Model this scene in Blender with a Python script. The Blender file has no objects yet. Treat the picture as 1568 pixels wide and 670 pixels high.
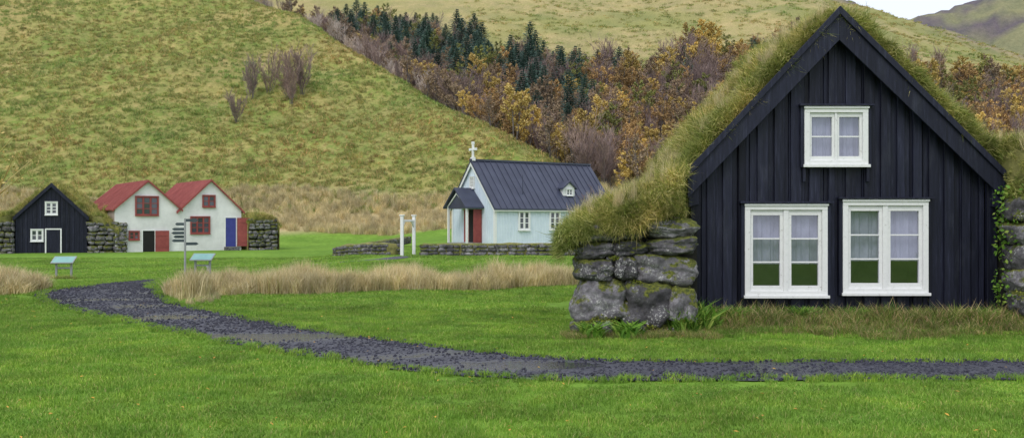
import bpy, math, random
import numpy as np
from mathutils import Vector, Matrix, Quaternion, noise
random.seed(7); R=random.random; U=random.uniform
rng=np.random.default_rng(5)
S=bpy.context.scene
def link(o): S.collection.objects.link(o); return o
def sm(a,b,t):
    t=(t-a)/(b-a); t=0 if t<0 else (1 if t>1 else t); return t*t*(3-2*t)
def lerp(a,b,t): return a+(b-a)*t
def fr(x,y,z=0,o=4): return noise.fractal(Vector((x,y,z)),1.0,2.0,o)

# ------------------------------------------------------------ materials
def newmat(name):
    m=bpy.data.materials.new(name); m.use_nodes=True
    nt=m.node_tree; b=nt.nodes['Principled BSDF']; return m,nt,b
def N(nt,t,**k):
    n=nt.nodes.new(t)
    for a,v in k.items():
        if a in n.inputs: n.inputs[a].default_value=v
        else: setattr(n,a,v)
    return n
def ramp(nt,fac,stops):
    r=nt.nodes.new('ShaderNodeValToRGB'); e=r.color_ramp.elements
    while len(e)>1: e.remove(e[-1])
    e[0].position=stops[0][0]; e[0].color=(*stops[0][1],1)
    for p,c in stops[1:]:
        x=e.new(p); x.color=(*c,1)
    nt.links.new(fac,r.inputs[0]); return r.outputs[0]
def mixc(nt,f,a,b,mode='MIX'):
    m=nt.nodes.new('ShaderNodeMix'); m.data_type='RGBA'; m.blend_type=mode
    for i,v in ((0,f),(6,a),(7,b)):
        if isinstance(v,bpy.types.NodeSocket): nt.links.new(v,m.inputs[i])
        elif i==0: m.inputs[0].default_value=v
        else: m.inputs[i].default_value=(*v,1)
    return m.outputs[2]
def pos(nt,world=True,scale=(1,1,1)):
    if world: o=nt.nodes.new('ShaderNodeNewGeometry').outputs['Position']
    else: o=nt.nodes.new('ShaderNodeTexCoord').outputs['Object']
    mp=nt.nodes.new('ShaderNodeMapping'); mp.inputs['Scale'].default_value=scale
    nt.links.new(o,mp.inputs[0]); return mp.outputs[0]
def nz(nt,vec,scale,detail=5,rough=.6):
    n=N(nt,'ShaderNodeTexNoise'); n.inputs['Scale'].default_value=scale; n.inputs['Detail'].default_value=detail; n.inputs['Roughness'].default_value=rough
    nt.links.new(vec,n.inputs['Vector']); return n.outputs['Fac']
def bump(nt,b,h,st=.4,dist=.02):
    n=N(nt,'ShaderNodeBump'); n.inputs['Strength'].default_value=st; n.inputs['Distance'].default_value=dist
    nt.links.new(h,n.inputs['Height']); nt.links.new(n.outputs[0],b.inputs['Normal'])
def simple(name,c1,c2,scale=4,rough=.7,bs=.3,bd=.01,stretch=(1,1,1),world=False,detail=6):
    m,nt,b=newmat(name); p=pos(nt,world,stretch); f=nz(nt,p,scale,detail,.65)
    c=ramp(nt,f,[(.3,c1),(.7,c2)]); nt.links.new(c,b.inputs['Base Color'])
    b.inputs['Roughness'].default_value=rough
    if bs: bump(nt,b,f,bs,bd)
    return m
def foliage(name,stops,rough=.6,wscale=.5,wamt=(.7,1.25),inst=True,transl=.0,w2=None):
    m,nt,b=newmat(name)
    g=nt.nodes.new('ShaderNodeNewGeometry')
    c=ramp(nt,g.outputs['Random Per Island'],stops)
    f=nz(nt,pos(nt),wscale,4)
    k=ramp(nt,f,[(.3,(wamt[0],)*3),(.7,(wamt[1],)*3)])
    c=mixc(nt,1.0,c,k,'MULTIPLY')
    if w2:
        f2=nz(nt,pos(nt),w2[0],4); c=mixc(nt,1.0,c,ramp(nt,f2,[(.35,w2[1]),(.65,w2[2])]),'MULTIPLY')
    if inst:
        oi=nt.nodes.new('ShaderNodeObjectInfo')
        k2=ramp(nt,oi.outputs['Random'],[(0,(.75,.74,.76)),(.5,(1,1,1)),(1,(1.2,1.15,1.05))])
        c=mixc(nt,1.0,c,k2,'MULTIPLY')
    nt.links.new(c,b.inputs['Base Color']); b.inputs['Roughness'].default_value=rough
    b.inputs['Specular IOR Level'].default_value=.25
    if transl>0:
        t=nt.nodes.new('ShaderNodeBsdfTranslucent'); nt.links.new(c,t.inputs[0])
        mx=nt.nodes.new('ShaderNodeMixShader'); mx.inputs[0].default_value=transl
        nt.links.new(b.outputs[0],mx.inputs[1]); nt.links.new(t.outputs[0],mx.inputs[2])
        nt.links.new(mx.outputs[0],nt.nodes['Material Output'].inputs[0])
    return m

M_lawn=foliage('lawn_blades',[(0,(.14,.27,.03)),(.55,(.22,.40,.05)),(.9,(.31,.47,.08)),(1,(.48,.45,.17))],wscale=.3,wamt=(.80,1.15),transl=.2,w2=(1.7,(.78,.85,.85),(1.15,1.06,1.05)))
M_dry=foliage('dry_grass',[(0,(.42,.34,.16)),(.4,(.66,.56,.32)),(.7,(.78,.69,.44)),(.9,(.60,.50,.26)),(1,(.25,.33,.08))],transl=.2)
M_turf=foliage('turf_grass',[(0,(.12,.18,.03)),(.35,(.30,.33,.07)),(.7,(.50,.45,.16)),(1,(.72,.62,.32))],wscale=1.8,wamt=(.55,1.25),transl=.2,w2=(.9,(.75,.95,.7),(1.15,1.05,1.0)))
M_bank=foliage('bank_grass',[(0,(.09,.18,.025)),(.45,(.18,.29,.04)),(.68,(.30,.32,.08)),(.82,(.46,.33,.17)),(1,(.62,.50,.28))],wscale=2.,wamt=(.7,1.2),transl=.2)
M_weed=foliage('weed_leaves',[(0,(.07,.17,.02)),(.6,(.16,.32,.04)),(1,(.30,.38,.08))],transl=.2)
M_hillg=foliage('hill_grass',[(0,(.13,.20,.045)),(.45,(.24,.32,.075)),(.72,(.42,.38,.14)),(.88,(.56,.41,.19)),(1,(.52,.29,.13))],wscale=.5,wamt=(.75,1.2),w2=(.06,(.80,1.06,.85),(1.16,.95,1.0)))
M_bark=simple('bark',(.09,.08,.075),(.22,.20,.18),6,.9,bs=0)
M_twig=foliage('bare_twigs',[(0,(.15,.11,.11)),(.6,(.26,.19,.185)),(1,(.36,.27,.23))])
M_pale=foliage('pale_twigs',[(0,(.36,.29,.26)),(.6,(.58,.49,.43)),(1,(.70,.62,.56))])
M_orange=foliage('rust_leaves',[(0,(.27,.17,.08)),(.5,(.44,.28,.12)),(1,(.58,.40,.17))])
M_brown=foliage('brown_leaves',[(0,(.20,.145,.10)),(.5,(.32,.23,.155)),(1,(.44,.34,.20))])
M_yellow=foliage('yellow_leaves',[(0,(.40,.29,.08)),(.5,(.60,.44,.13)),(1,(.72,.57,.22))])
M_olive=foliage('olive_leaves',[(0,(.13,.16,.05)),(.5,(.26,.28,.08)),(1,(.40,.38,.12))])
M_con=foliage('conifer_needles',[(0,(.045,.09,.075)),(.5,(.085,.15,.125)),(1,(.14,.23,.185))])
M_fallen=foliage('fallen_leaves',[(0,(.35,.14,.02)),(1,(.65,.42,.08))])
def blackwood():
    m,nt,b=newmat('black_tarred_wood')
    p=pos(nt,False,(9,9,.6)); f=nz(nt,p,3,8,.72)
    f2=nz(nt,pos(nt,False,(1.4,1,.45)),2.6,7,.7)
    g=nt.nodes.new('ShaderNodeNewGeometry')
    c=ramp(nt,f,[(.3,(.004,.005,.011)),(.55,(.011,.013,.028)),(.75,(.036,.041,.072))])
    k=ramp(nt,g.outputs['Random Per Island'],[(0,(.55,.55,.6)),(1,(1.6,1.55,1.5))])
    c=mixc(nt,1.0,c,k,'MULTIPLY')
    c=mixc(nt,ramp(nt,f2,[(.54,(0,0,0)),(.74,(.55,.55,.55))]),c,(.045,.05,.07))
    nt.links.new(c,b.inputs['Base Color']); b.inputs['Roughness'].default_value=.5
    b.inputs['Specular IOR Level'].default_value=.25
    bump(nt,b,f,.8,.008); return m
M_blackwood=blackwood()
def whitepaint():
    m,nt,b=newmat('white_window_paint')
    f=nz(nt,pos(nt,False,(3,3,3)),6,8,.72)
    c=ramp(nt,f,[(.29,(.34,.31,.27)),(.39,(.74,.75,.75)),(.8,(.84,.84,.84))])
    nt.links.new(c,b.inputs['Base Color']); b.inputs['Roughness'].default_value=.5; bump(nt,b,f,.3,.004); return m
M_white=whitepaint()
M_whitew=simple('whitewashed_wall',(.60,.60,.60),(.86,.86,.86),.9,.8,detail=9)
M_churchw=simple('pale_blue_cladding',(.58,.67,.77),(.70,.78,.86),1.2,.5,bs=.05)
M_roofd=simple('dark_metal_roof',(.028,.033,.062),(.055,.063,.105),.9,.4,bs=.05)
M_redroof=simple('red_corrugated_roof',(.25,.055,.05),(.42,.125,.11),1.5,.6,bs=.1,detail=9)
M_red=simple('red_paint',(.21,.035,.035),(.33,.07,.06),3,.5)
M_blue=simple('blue_paint',(.03,.04,.22),(.05,.06,.32),3,.5)
M_dark=simple('dark_interior',(.008,.008,.008),(.014,.013,.012),3,.9,bs=0)
M_plank=simple('weathered_planks',(.30,.24,.20),(.48,.42,.36),3,.8,stretch=(6,6,.6))
M_curt=simple('curtain_cloth',(.30,.30,.37),(.50,.50,.60),2.2,.9,bs=.3,stretch=(2,1,1.2))
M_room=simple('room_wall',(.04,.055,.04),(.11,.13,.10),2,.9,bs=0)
M_teal=simple('teal_sign_panel',(.16,.36,.34),(.25,.46,.42),3,.4,bs=0)
M_post=simple('grey_post',(.25,.26,.27),(.36,.37,.38),3,.6)
M_signb=simple('dark_sign_blade',(.03,.05,.06),(.06,.08,.09),3,.5)
M_earth=simple('wall_earth',(.012,.012,.010),(.03,.028,.022),5,.95)
def glass():
    m,nt,b=newmat('window_glass')
    nt.nodes.remove(b)
    t=nt.nodes.new('ShaderNodeBsdfTransparent'); t.inputs[0].default_value=(.80,.82,.87,1)
    g=nt.nodes.new('ShaderNodeBsdfGlossy'); g.inputs['Roughness'].default_value=.03; g.inputs[0].default_value=(.85,.88,1,1)
    n=nz(nt,pos(nt,False),1.6,1); bp=N(nt,'ShaderNodeBump'); bp.inputs['Strength'].default_value=.2; bp.inputs['Distance'].default_value=.03
    nt.links.new(n,bp.inputs['Height']); nt.links.new(bp.outputs[0],g.inputs['Normal'])
    mx=nt.nodes.new('ShaderNodeMixShader'); mx.inputs[0].default_value=.16
    nt.links.new(t.outputs[0],mx.inputs[1]); nt.links.new(g.outputs[0],mx.inputs[2])
    nt.links.new(mx.outputs[0],nt.nodes['Material Output'].inputs[0]); return m
M_glass=glass()
def glassfar():
    m,nt,b=newmat('far_window_glass'); b.inputs['Base Color'].default_value=(.05,.06,.075,1); b.inputs['Roughness'].default_value=.08
    b.inputs['Specular IOR Level'].default_value=.9; return m
M_gfar=glassfar()
def stone():
    m,nt,b=newmat('lichen_stone')
    p=pos(nt); g=nt.nodes.new('ShaderNodeNewGeometry')
    f=nz(nt,p,6,10,.75); c=ramp(nt,f,[(.33,(.04,.038,.042)),(.5,(.115,.112,.12)),(.68,(.24,.235,.25))])
    k=ramp(nt,g.outputs['Random Per Island'],[(0,(.5,.49,.50)),(.5,(1,.97,1)),(1,(1.6,1.55,1.6))])
    c=mixc(nt,1.0,c,k,'MULTIPLY')
    l=nz(nt,p,34,5,.7); l2=nz(nt,p,3.0,4)
    lm=mixc(nt,1.0,ramp(nt,l,[(.54,(0,0,0)),(.62,(1,1,1))]),ramp(nt,l2,[(.46,(0,0,0)),(.58,(1,1,1))]),'MULTIPLY')
    c=mixc(nt,lm,c,(.54,.54,.52))
    sx=nt.nodes.new('ShaderNodeSeparateXYZ'); nt.links.new(g.outputs['Normal'],sx.inputs[0])
    mn=nz(nt,p,2.4,8,.75)
    ad=nt.nodes.new('ShaderNodeMath'); ad.operation='MULTIPLY_ADD'; nt.links.new(sx.outputs[2],ad.inputs[0]); ad.inputs[1].default_value=.18; nt.links.new(mn,ad.inputs[2])
    mm=ramp(nt,ad.outputs[0],[(.56,(0,0,0)),(.62,(1,1,1))])
    mc=ramp(nt,nz(nt,p,26,4),[(.35,(.03,.045,.008)),(.7,(.19,.20,.025))])
    c=mixc(nt,mm,c,mc)
    nt.links.new(c,b.inputs['Base Color']); b.inputs['Roughness'].default_value=.88
    bump(nt,b,nz(nt,p,13,8,.7),.7,.035); return m
M_stone=stone()
M_moss=foliage('moss',[(0,(.05,.075,.01)),(.6,(.16,.19,.025)),(1,(.30,.30,.05))],inst=False)
def gravel():
    m,nt,b=newmat('dark_gravel')
    p=pos(nt); v=N(nt,'ShaderNodeTexVoronoi'); v.inputs['Scale'].default_value=45; nt.links.new(p,v.inputs['Vector'])
    c=ramp(nt,v.outputs['Color'],[(0,(.012,.012,.019)),(.6,(.036,.037,.054)),(1,(.10,.10,.135))])
    at=N(nt,'ShaderNodeAttribute'); at.attribute_name='wet'; wf=at.outputs['Fac']
    f=nz(nt,p,9,4); ad=nt.nodes.new('ShaderNodeMath'); ad.operation='MULTIPLY_ADD'; nt.links.new(f,ad.inputs[0]); ad.inputs[1].default_value=.7; nt.links.new(wf,ad.inputs[2])
    wf=ramp(nt,ad.outputs[0],[(.62,(0,0,0)),(.85,(1,1,1))])
    c2=mixc(nt,wf,c,(.035,.035,.05)); nt.links.new(c2,b.inputs['Base Color'])
    rr=ramp(nt,wf,[(0,(.75,)*3),(1,(.10,)*3)]); nt.links.new(rr,b.inputs['Roughness'])
    b.inputs['Specular IOR Level'].default_value=.8
    bump(nt,b,v.outputs['Distance'],.22,.02); return m
M_gravel=gravel()
M_peb=foliage('gravel_stones',[(0,(.014,.014,.022)),(.6,(.042,.043,.062)),(.9,(.10,.10,.135)),(1,(.30,.30,.34))],rough=.35,wscale=.8,wamt=(.6,1.4))

# ------------------------------------------------------------ mesh helpers
def mesh(name,v,f,mats,smooth=False,mi=None):
    me=bpy.data.meshes.new(name); me.from_pydata([tuple(p) for p in v],[],f)
    for m in (mats if isinstance(mats,(list,tuple)) else [mats]): me.materials.append(m)
    if mi is not None: me.polygons.foreach_set('material_index',mi)
    if smooth: me.polygons.foreach_set('use_smooth',[True]*len(me.polygons))
    me.update(); return me
def empty(name,loc=(0,0,0),rz=0):
    o=bpy.data.objects.new(name,None); o.location=loc; o.rotation_euler=(0,0,rz); o.empty_display_size=.3; return link(o)
class MB:
    def __init__(s): s.v=[];s.f=[];s.mi=[];s.M=Matrix()
    def add(s,vs,fs,m=0):
        k=len(s.v); s.v+=[s.M@Vector(p) for p in vs]; s.f+=[tuple(i+k for i in f) for f in fs]; s.mi+=[m]*len(fs)
    def box(s,x0,x1,y0,y1,z0,z1,m=0):
        s.add([(x0,y0,z0),(x1,y0,z0),(x1,y1,z0),(x0,y1,z0),(x0,y0,z1),(x1,y0,z1),(x1,y1,z1),(x0,y1,z1)],
              [(0,3,2,1),(4,5,6,7),(0,1,5,4),(1,2,6,5),(2,3,7,6),(3,0,4,7)],m)
    def prism(s,poly,a0,a1,axis='y',m=0):
        n=len(poly); g=(lambda p,a:(p[0],a,p[1])) if axis=='y' else (lambda p,a:(a,p[0],p[1]))
        s.add([g(p,a0) for p in poly]+[g(p,a1) for p in poly],
              [tuple(range(n)),tuple(range(2*n-1,n-1,-1))]+[(i,i+n,(i+1)%n+n,(i+1)%n) for i in range(n)],m)
    def obj(s,name,mats,parent=None,bevel=0,smooth=False):
        me=mesh(name,s.v,s.f,mats,smooth,s.mi)
        import bmesh
        b=bmesh.new(); b.from_mesh(me); bmesh.ops.recalc_face_normals(b,faces=b.faces); b.to_mesh(me); b.free()
        o=link(bpy.data.objects.new(name,me))
        if parent: o.parent=parent
        if bevel:
            md=o.modifiers.new('bevel','BEVEL'); md.width=bevel; md.segments=1; md.limit_method='ANGLE'
        return o
    def limb(s,p,q,r0,r1,m=0,k=3):
        p=Vector(p);q=Vector(q); d=(q-p).normalized(); a=d.orthogonal().normalized(); b=d.cross(a)
        vs=[]
        for c,r in((p,r0),(q,r1)):
            for i in range(k):
                t=i*2*math.pi/k; vs.append(c+a*math.cos(t)*r+b*math.sin(t)*r)
        s.add(vs,[(i,(i+1)%k,(i+1)%k+k,i+k) for i in range(k)]+[tuple(range(k))[::-1],tuple(range(k,2*k))],m)
def blades(mb,n,rad,h0,h1,w,lean,m=0,square=False):
    for _ in range(n):
        if square: x,y=U(-rad,rad),U(-rad,rad)
        else:
            a=U(0,6.283); r=rad*math.sqrt(R()); x,y=r*math.cos(a),r*math.sin(a)
        a=U(0,6.283); h=U(h0,h1); l=h*lean*U(.2,1); dx,dy=math.cos(a),math.sin(a)
        t=U(0,6.283); wx,wy=math.cos(t)*w/2,math.sin(t)*w/2
        mx,my=x+dx*l*.3,y+dy*l*.3
        mb.add([(x-wx,y-wy,0),(x+wx,y+wy,0),(mx-wx*.8,my-wy*.8,h*.6),(mx+wx*.8,my+wy*.8,h*.6),(x+dx*l,y+dy*l,h)],[(0,1,3,2),(2,3,4)],m)
def variants(cname,fn,n,mats,smooth=False):
    c=bpy.data.collections.new(cname)
    for i in range(n):
        mb=MB(); fn(mb,i)
        me=mesh('%s_kind_%s'%(cname,'abcdefghijklmn'[i]),mb.v,mb.f,mats[i] if isinstance(mats[0],(list,tuple)) else mats,smooth,mb.mi)
        c.objects.link(bpy.data.objects.new(me.name,me))
    return c
def scatter(name,pts,rots,scls,idx,coll,parent=None):
    n=len(pts); me=bpy.data.meshes.new(name); me.vertices.add(n)
    me.vertices.foreach_set('co',np.array(pts,dtype=np.float32).ravel())
    for nm,arr in(('rot',rots),('scl',scls)):
        a=me.attributes.new(nm,'FLOAT_VECTOR','POINT'); a.data.foreach_set('vector',np.array(arr,dtype=np.float32).ravel())
    a=me.attributes.new('idx','INT','POINT'); a.data.foreach_set('value',np.array(idx,dtype=np.int32))
    o=link(bpy.data.objects.new(name,me))
    if parent: o.parent=parent
    g=bpy.data.node_groups.new(name+'_scatter','GeometryNodeTree')
    g.interface.new_socket('Geometry',in_out='INPUT',socket_type='NodeSocketGeometry')
    g.interface.new_socket('Geometry',in_out='OUTPUT',socket_type='NodeSocketGeometry')
    i=g.nodes.new('NodeGroupInput'); q=g.nodes.new('NodeGroupOutput')
    ip=g.nodes.new('GeometryNodeInstanceOnPoints'); ip.inputs['Pick Instance'].default_value=True
    ci=g.nodes.new('GeometryNodeCollectionInfo'); ci.inputs['Collection'].default_value=coll
    ci.inputs['Separate Children'].default_value=True; ci.inputs['Reset Children'].default_value=True
    def at(nm,t):
        x=g.nodes.new('GeometryNodeInputNamedAttribute'); x.data_type=t; x.inputs['Name'].default_value=nm
        return [s for s in x.outputs if s.enabled and s.name=='Attribute'][0]
    L=g.links.new
    L(i.outputs[0],ip.inputs['Points']); L(ci.outputs[0],ip.inputs['Instance'])
    L(at('idx','INT'),ip.inputs['Instance Index']); L(at('rot','FLOAT_VECTOR'),ip.inputs['Rotation']); L(at('scl','FLOAT_VECTOR'),ip.inputs['Scale'])
    L(ip.outputs[0],q.inputs[0])
    o.modifiers.new('scatter','NODES').node_group=g
    return o
def dirrot(d,spin=None):
    q=Vector(d).to_track_quat('Z','Y')@Quaternion((0,0,1),U(0,6.283) if spin is None else spin)
    return tuple(q.to_euler())

# ------------------------------------------------------------ terrain
def ridge_s(x,y): return ((x-4.5)*58+(y-93)*45)/73.4
def softramp(t,k): return .5*(t+math.sqrt(t*t+k*k))
def treeline(x):
    if x<10: return lerp(157,184,sm(10,-32,x))
    return lerp(157,143,sm(40,70,x))
def H(x,y):
    g=-.65*sm(19,34,y)*sm(-5,-12,x)
    g+=.025*noise.noise(Vector((x*.35,y*.35,0)))*sm(11,14,y)+.02*noise.noise(Vector((x*.2,y*.2,5)))
    g+=.10*sm(11.0,12.0,y)*sm(2.2,2.8,x)*sm(13,12.7,y)*sm(7.5,6.8,x)
    if y<66: return g
    f=sm(66,92,y)
    zA=.565*softramp(y-85.5,7)
    yy=min(y,300)
    c=1-.35*sm(55,150,x)-.13*sm(120,230,x)
    zB=.44*softramp(yy-95,8)*c
    if y>300: zB-=.45*(y-300)
    w=sm(0,14,ridge_s(x,y))
    z=zA*(1-w)+zB*w
    k=sm(92,125,y)
    z+=k*(fr(x/38,y/38,1)*3.0+fr(x/9,y/9,2)*.7)
    if y>200: z+=sm(230,290,y)*(abs(fr(x/30,y/30,8))*9-2)*sm(70,110,x)
    z*=f
    if y>400:
        zc=(150+(x-313)*.25+fr(x/90,y/90,4)*22+fr(x/25,y/25,5)*5)*sm(420,700,y)*(1-.5*sm(760,1000,y))
        z=max(z,zc)
    return g+z
xs=np.concatenate([np.arange(-420,-118,20),np.arange(-116,-45,2),np.arange(-44,44,.8),np.arange(44,200,2),np.arange(200,720,6)])
ys=np.concatenate([np.arange(-160,-20,10),np.arange(-18,80,1.),np.arange(80,200,1.2),np.arange(200,320,3),np.arange(320,1050,9)])
V=[];CA=[];CB=[]
for y in ys:
    for x in xs:
        V.append((x,y,H(x,y)))
        a=(.14,.265,.032); b=(.20,.345,.05)
        n=noise.noise(Vector((x*.1,y*.1,3)))
        hb=sm(80,84,y+n*3)
        if hb>0:
            s=ridge_s(x,y)
            gA=(.185,.255,.055); tA=(.43,.34,.14)
            q=sm(-.1,.45,fr(x/22,y/14,6))*lerp(.45,1.2,sm(95,140,y)); gA=tuple(lerp(gA[i],tA[i]*.9,min(.8,q*.55)) for i in range(3))
            band=sm(94,87,y+n*4)
            d=(.58,.47,.26)
            A=tuple(lerp(gA[i],d[i],band) for i in range(3)); B=tuple(lerp(tA[i],d[i]*.8,band) for i in range(3))
            w=sm(2,9,s); 
            fo=sm(treeline(x)+6,treeline(x)-2,y)
            g2=sm(-.1,.4,fr(x/40+y/80,y/26,16))
            up1=tuple(lerp((.44,.36,.18)[i],(.27,.28,.10)[i],g2) for i in range(3)); up2=(.30,.29,.11)
            cr=sm(215,265,y)*sm(75,100,x)*sm(-.15,.15,fr(x/25,y/25,9)+.15)
            up1=tuple(lerp(up1[i],(.19,.16,.155)[i],cr) for i in range(3)); up2=tuple(lerp(up2[i],(.12,.10,.11)[i],cr) for i in range(3))
            F1=(.24,.19,.10); F2=(.36,.28,.13)
            B1=tuple(lerp(up1[i],F1[i],fo) for i in range(3)); B2=tuple(lerp(up2[i],F2[i],fo) for i in range(3))
            if y>400:
                q=sm(-.25,.3,fr(x/55+y/70,y/40,31)); B1=tuple(lerp((.27,.27,.15)[i],(.15,.13,.15)[i],q) for i in range(3)); B2=tuple(c*.7 for c in B1)
            A=tuple(lerp(A[i],B1[i],w) for i in range(3)); B=tuple(lerp(B[i],B2[i],w) for i in range(3))
            a=tuple(lerp(a[i],A[i],hb) for i in range(3)); b=tuple(lerp(b[i],B[i],hb) for i in range(3))
        CA.append((*a,1)); CB.append((*b,1))
nx=len(xs); ny=len(ys)
F=[(j*nx+i,j*nx+i+1,(j+1)*nx+i+1,(j+1)*nx+i) for j in range(ny-1) for i in range(nx-1)]
def terrainmat():
    m,nt,b=newmat('terrain_grass')
    a=N(nt,'ShaderNodeAttribute'); a.attribute_name='cola'; c=N(nt,'ShaderNodeAttribute'); c.attribute_name='colb'
    f=nz(nt,pos(nt,True,(1,.6,1)),.5,12,.80); k=ramp(nt,f,[(.40,(0,0,0)),(.66,(1,1,1))])
    col=mixc(nt,k,a.outputs[0],c.outputs[0])
    f2=nz(nt,pos(nt),3.2,8,.75); k2=ramp(nt,f2,[(.3,(.62,.62,.62)),(.7,(1.3,1.3,1.3))])
    col=mixc(nt,1.0,col,k2,'MULTIPLY')
    f3=nz(nt,pos(nt),.12,5); col=mixc(nt,1.0,col,ramp(nt,f3,[(.35,(.85,.88,.88)),(.65,(1.12,1.08,1.05))]),'MULTIPLY')
    nt.links.new(col,b.inputs['Base Color']); b.inputs['Roughness'].default_value=.9; b.inputs['Specular IOR Level'].default_value=.1
    bump(nt,b,f2,.5,.12); return m
me=mesh('ground_terrain',V,F,terrainmat(),True)
for nm,C in(('cola',CA),('colb',CB)):
    a=me.color_attributes.new(nm,'FLOAT_COLOR','POINT'); a.data.foreach_set('color',np.array(C,dtype=np.float32).ravel())
link(bpy.data.objects.new('ground_terrain',me))

# ------------------------------------------------------------ gravel path
def catmull(P,step=.12):
    out=[]
    for i in range(1,len(P)-2):
        p0,p1,p2,p3=[np.array(P[i+k],float) for k in(-1,0,1,2)]
        n=max(2,int(np.linalg.norm((p2-p1)[:2])/step))
        for k in range(n):
            t=k/n; out.append(.5*((2*p1)+(-p0+p2)*t+(2*p0-5*p1+4*p2-p3)*t*t+(-p0+3*p1-3*p2+p3)*t**3))
    return np.array(out)
def wetness(x,y):
    w=.45*sm(-.1,.5,noise.noise(Vector((x*.55,y*1.5,4))))
    w+=.75*math.exp(-((x-.1)/.9)**2-((y-9.25)/.38)**2)+.7*math.exp(-((x+2.9)/.9)**2-((y-11.4)/.55)**2)+.5*math.exp(-((x+5.2)/.7)**2-((y-13.9)/.6)**2)
    return min(1,w)
PA=catmull([(20,9.3,1.2),(14,9.2,1.2),(9,9.1,1.15),(5.07,9.05,1.12),(3,9.05,1.15),(1.39,9.02,1.2),(.43,9.12,1.35),(-.58,9.6,1.45),(-1.68,10.45,1.5),(-2.84,11.5,1.5),(-4.03,12.7,1.5),(-5.28,14.1,1.55),(-6.65,15.7,1.7),(-7.7,17.3,2.1),(-8.4,18.7,2.2),(-8.8,20.4,1.4),(-9.4,24,.7),(-9.7,28,.6),(-8.7,31,.6),(-6.7,32.2,.7),(-4.9,33.6,.8),(-4.2,36.3,.8),(-4.0,39,.8)])
V=[];F=[];WT=[]
for i,(x,y,w) in enumerate(PA):
    d=PA[min(i+1,len(PA)-1)][:2]-PA[max(i-1,0)][:2]; d/=np.linalg.norm(d); nn=np.array([-d[1],d[0]])
    wl=w/2*(1+.14*fr(i*.12,0,0)); wr=w/2*(1+.14*fr(i*.12,7,0))
    for t in np.linspace(-1,1,9):
        q=np.array([x,y])+nn*(t*(wl if t>0 else wr)); V.append((q[0],q[1],H(q[0],q[1])+.012+.012*(1-t*t))); WT.append(wetness(*q))
for i in range(len(PA)-1):
    for k in range(8): F.append((i*9+k,i*9+k+1,(i+1)*9+k+1,(i+1)*9+k))
me=mesh('gravel_path',V,F,M_gravel,True)
a=me.attributes.new('wet','FLOAT','POINT'); a.data.foreach_set('value',np.array(WT,dtype=np.float32))
link(bpy.data.objects.new('gravel_path',me))
PXY=PA[:,:2]; PW=PA[:,2]/2
def pathd(x,y):
    d=np.hypot(PXY[:,0]-x,PXY[:,1]-y)-PW; return d.min()
def rock(mb,c,hx,hy,hz,n=5,amp=.12,sub=2,m=0,seed=0,tap=0,rz=0):
    import bmesh
    b=bmesh.new(); bmesh.ops.create_icosphere(b,subdivisions=sub,radius=1)
    vs=[]
    for v in b.verts:
        d=v.co.normalized(); L=(abs(d.x)**n+abs(d.y)**n+abs(d.z)**n)**(1/n); p=d/L
        k=1+amp*fr(p.x*1.3+seed,p.y*1.3,p.z*1.3+seed*.7,5)
        p=Vector((p.x*hx*(1+tap*p.z),p.y*hy,p.z*hz*(1+tap*.6*p.x)))*k
        if rz: p.rotate(Quaternion((0,1,0),rz))
        vs.append(Vector(c)+p)
    fs=[tuple(v.index for v in f.verts) for f in b.faces]; b.free(); mb.add(vs,fs,m)
peb=variants('gravel_stone',lambda mb,i:rock(mb,(0,0,0),1,.8,.55,3,.35,1,seed=i*3.1),4,[M_peb])
P=[];Ro=[];Sc=[];Ix=[]
for _ in range(24000):
    i=int(rng.integers(60,len(PA))) 
    x,y,w=PA[i]
    if y>24: continue
    d=PA[min(i+1,len(PA)-1)][:2]-PA[i-1][:2]; d/=np.linalg.norm(d)
    t=rng.uniform(-1.05,1.05)*w/2; q=(x-d[1]*t+rng.uniform(-.06,.06),y+d[0]*t)
    if rng.random()<wetness(*q)*1.5: continue
    s=rng.uniform(.006,.018)*(1.2 if y<12 else 1.5)
    P.append((q[0],q[1],H(*q)+.022)); Ro.append(tuple(rng.uniform(0,6,3))); Sc.append((s,s,s)); Ix.append(int(rng.integers(0,4)))
scatter('path_gravel',P,Ro,Sc,Ix,peb)

# ------------------------------------------------------------ lawn grass
lawn=variants('lawn_patch',lambda mb,i:blades(mb,620,.24,.018,.045,.006,.9,square=True),4,[M_lawn])
P=[];Ro=[];Sc=[];Ix=[]
def inhouse(x,y): return (.75<x<9 and 12.0<y<16.5)
def lawnrange(y0,y1,step,s,sz,mar):
    y=y0
    while y<y1:
        x=-.66*y-1
        while x<.66*y+1:
            px,py=x+U(-.3,.3)*step,y+U(-.3,.3)*step
            if not inhouse(px,py) and pathd(px,py)>mar:
                P.append((px,py,H(px,py)-.002)); Ro.append((0,0,U(0,6.28))); k=U(.85,1.15); Sc.append((s*k,s*k,sz*U(.7,1.3)*(1+.6*noise.noise(Vector((px*.8,py*.8,9)))))); Ix.append(random.randrange(4))
            x+=step
        y+=step
lawnrange(4.6,15,.34,1,1,.13)
lawnrange(15,27,.52,1.5,1.15,.2)
lawnrange(27,50,.95,2.8,1.5,.5)
scatter('lawn_grass',P,Ro,Sc,Ix,lawn)
P=[];Ro=[];Sc=[];Ix=[]
small=variants('border_tuft',lambda mb,i:blades(mb,60,.07,.03,.075,.006,.9),3,[M_lawn])
for i in range(40,len(PA)-1):
    x,y,w=PA[i]
    if y>30: break
    d=PA[i+1][:2]-PA[i-1][:2]; d/=np.linalg.norm(d)
    for sd in(-1,1):
        for _ in range(3):
            t=sd*(w/2+U(-.14,.10)); q=(x-d[1]*t+U(-.06,.06),y+d[0]*t+U(-.03,.03))
            P.append((q[0],q[1],H(*q)));Ro.append((0,0,U(0,6)));k=U(.45,1.25);Sc.append((k,k,k));Ix.append(random.randrange(3))
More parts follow.
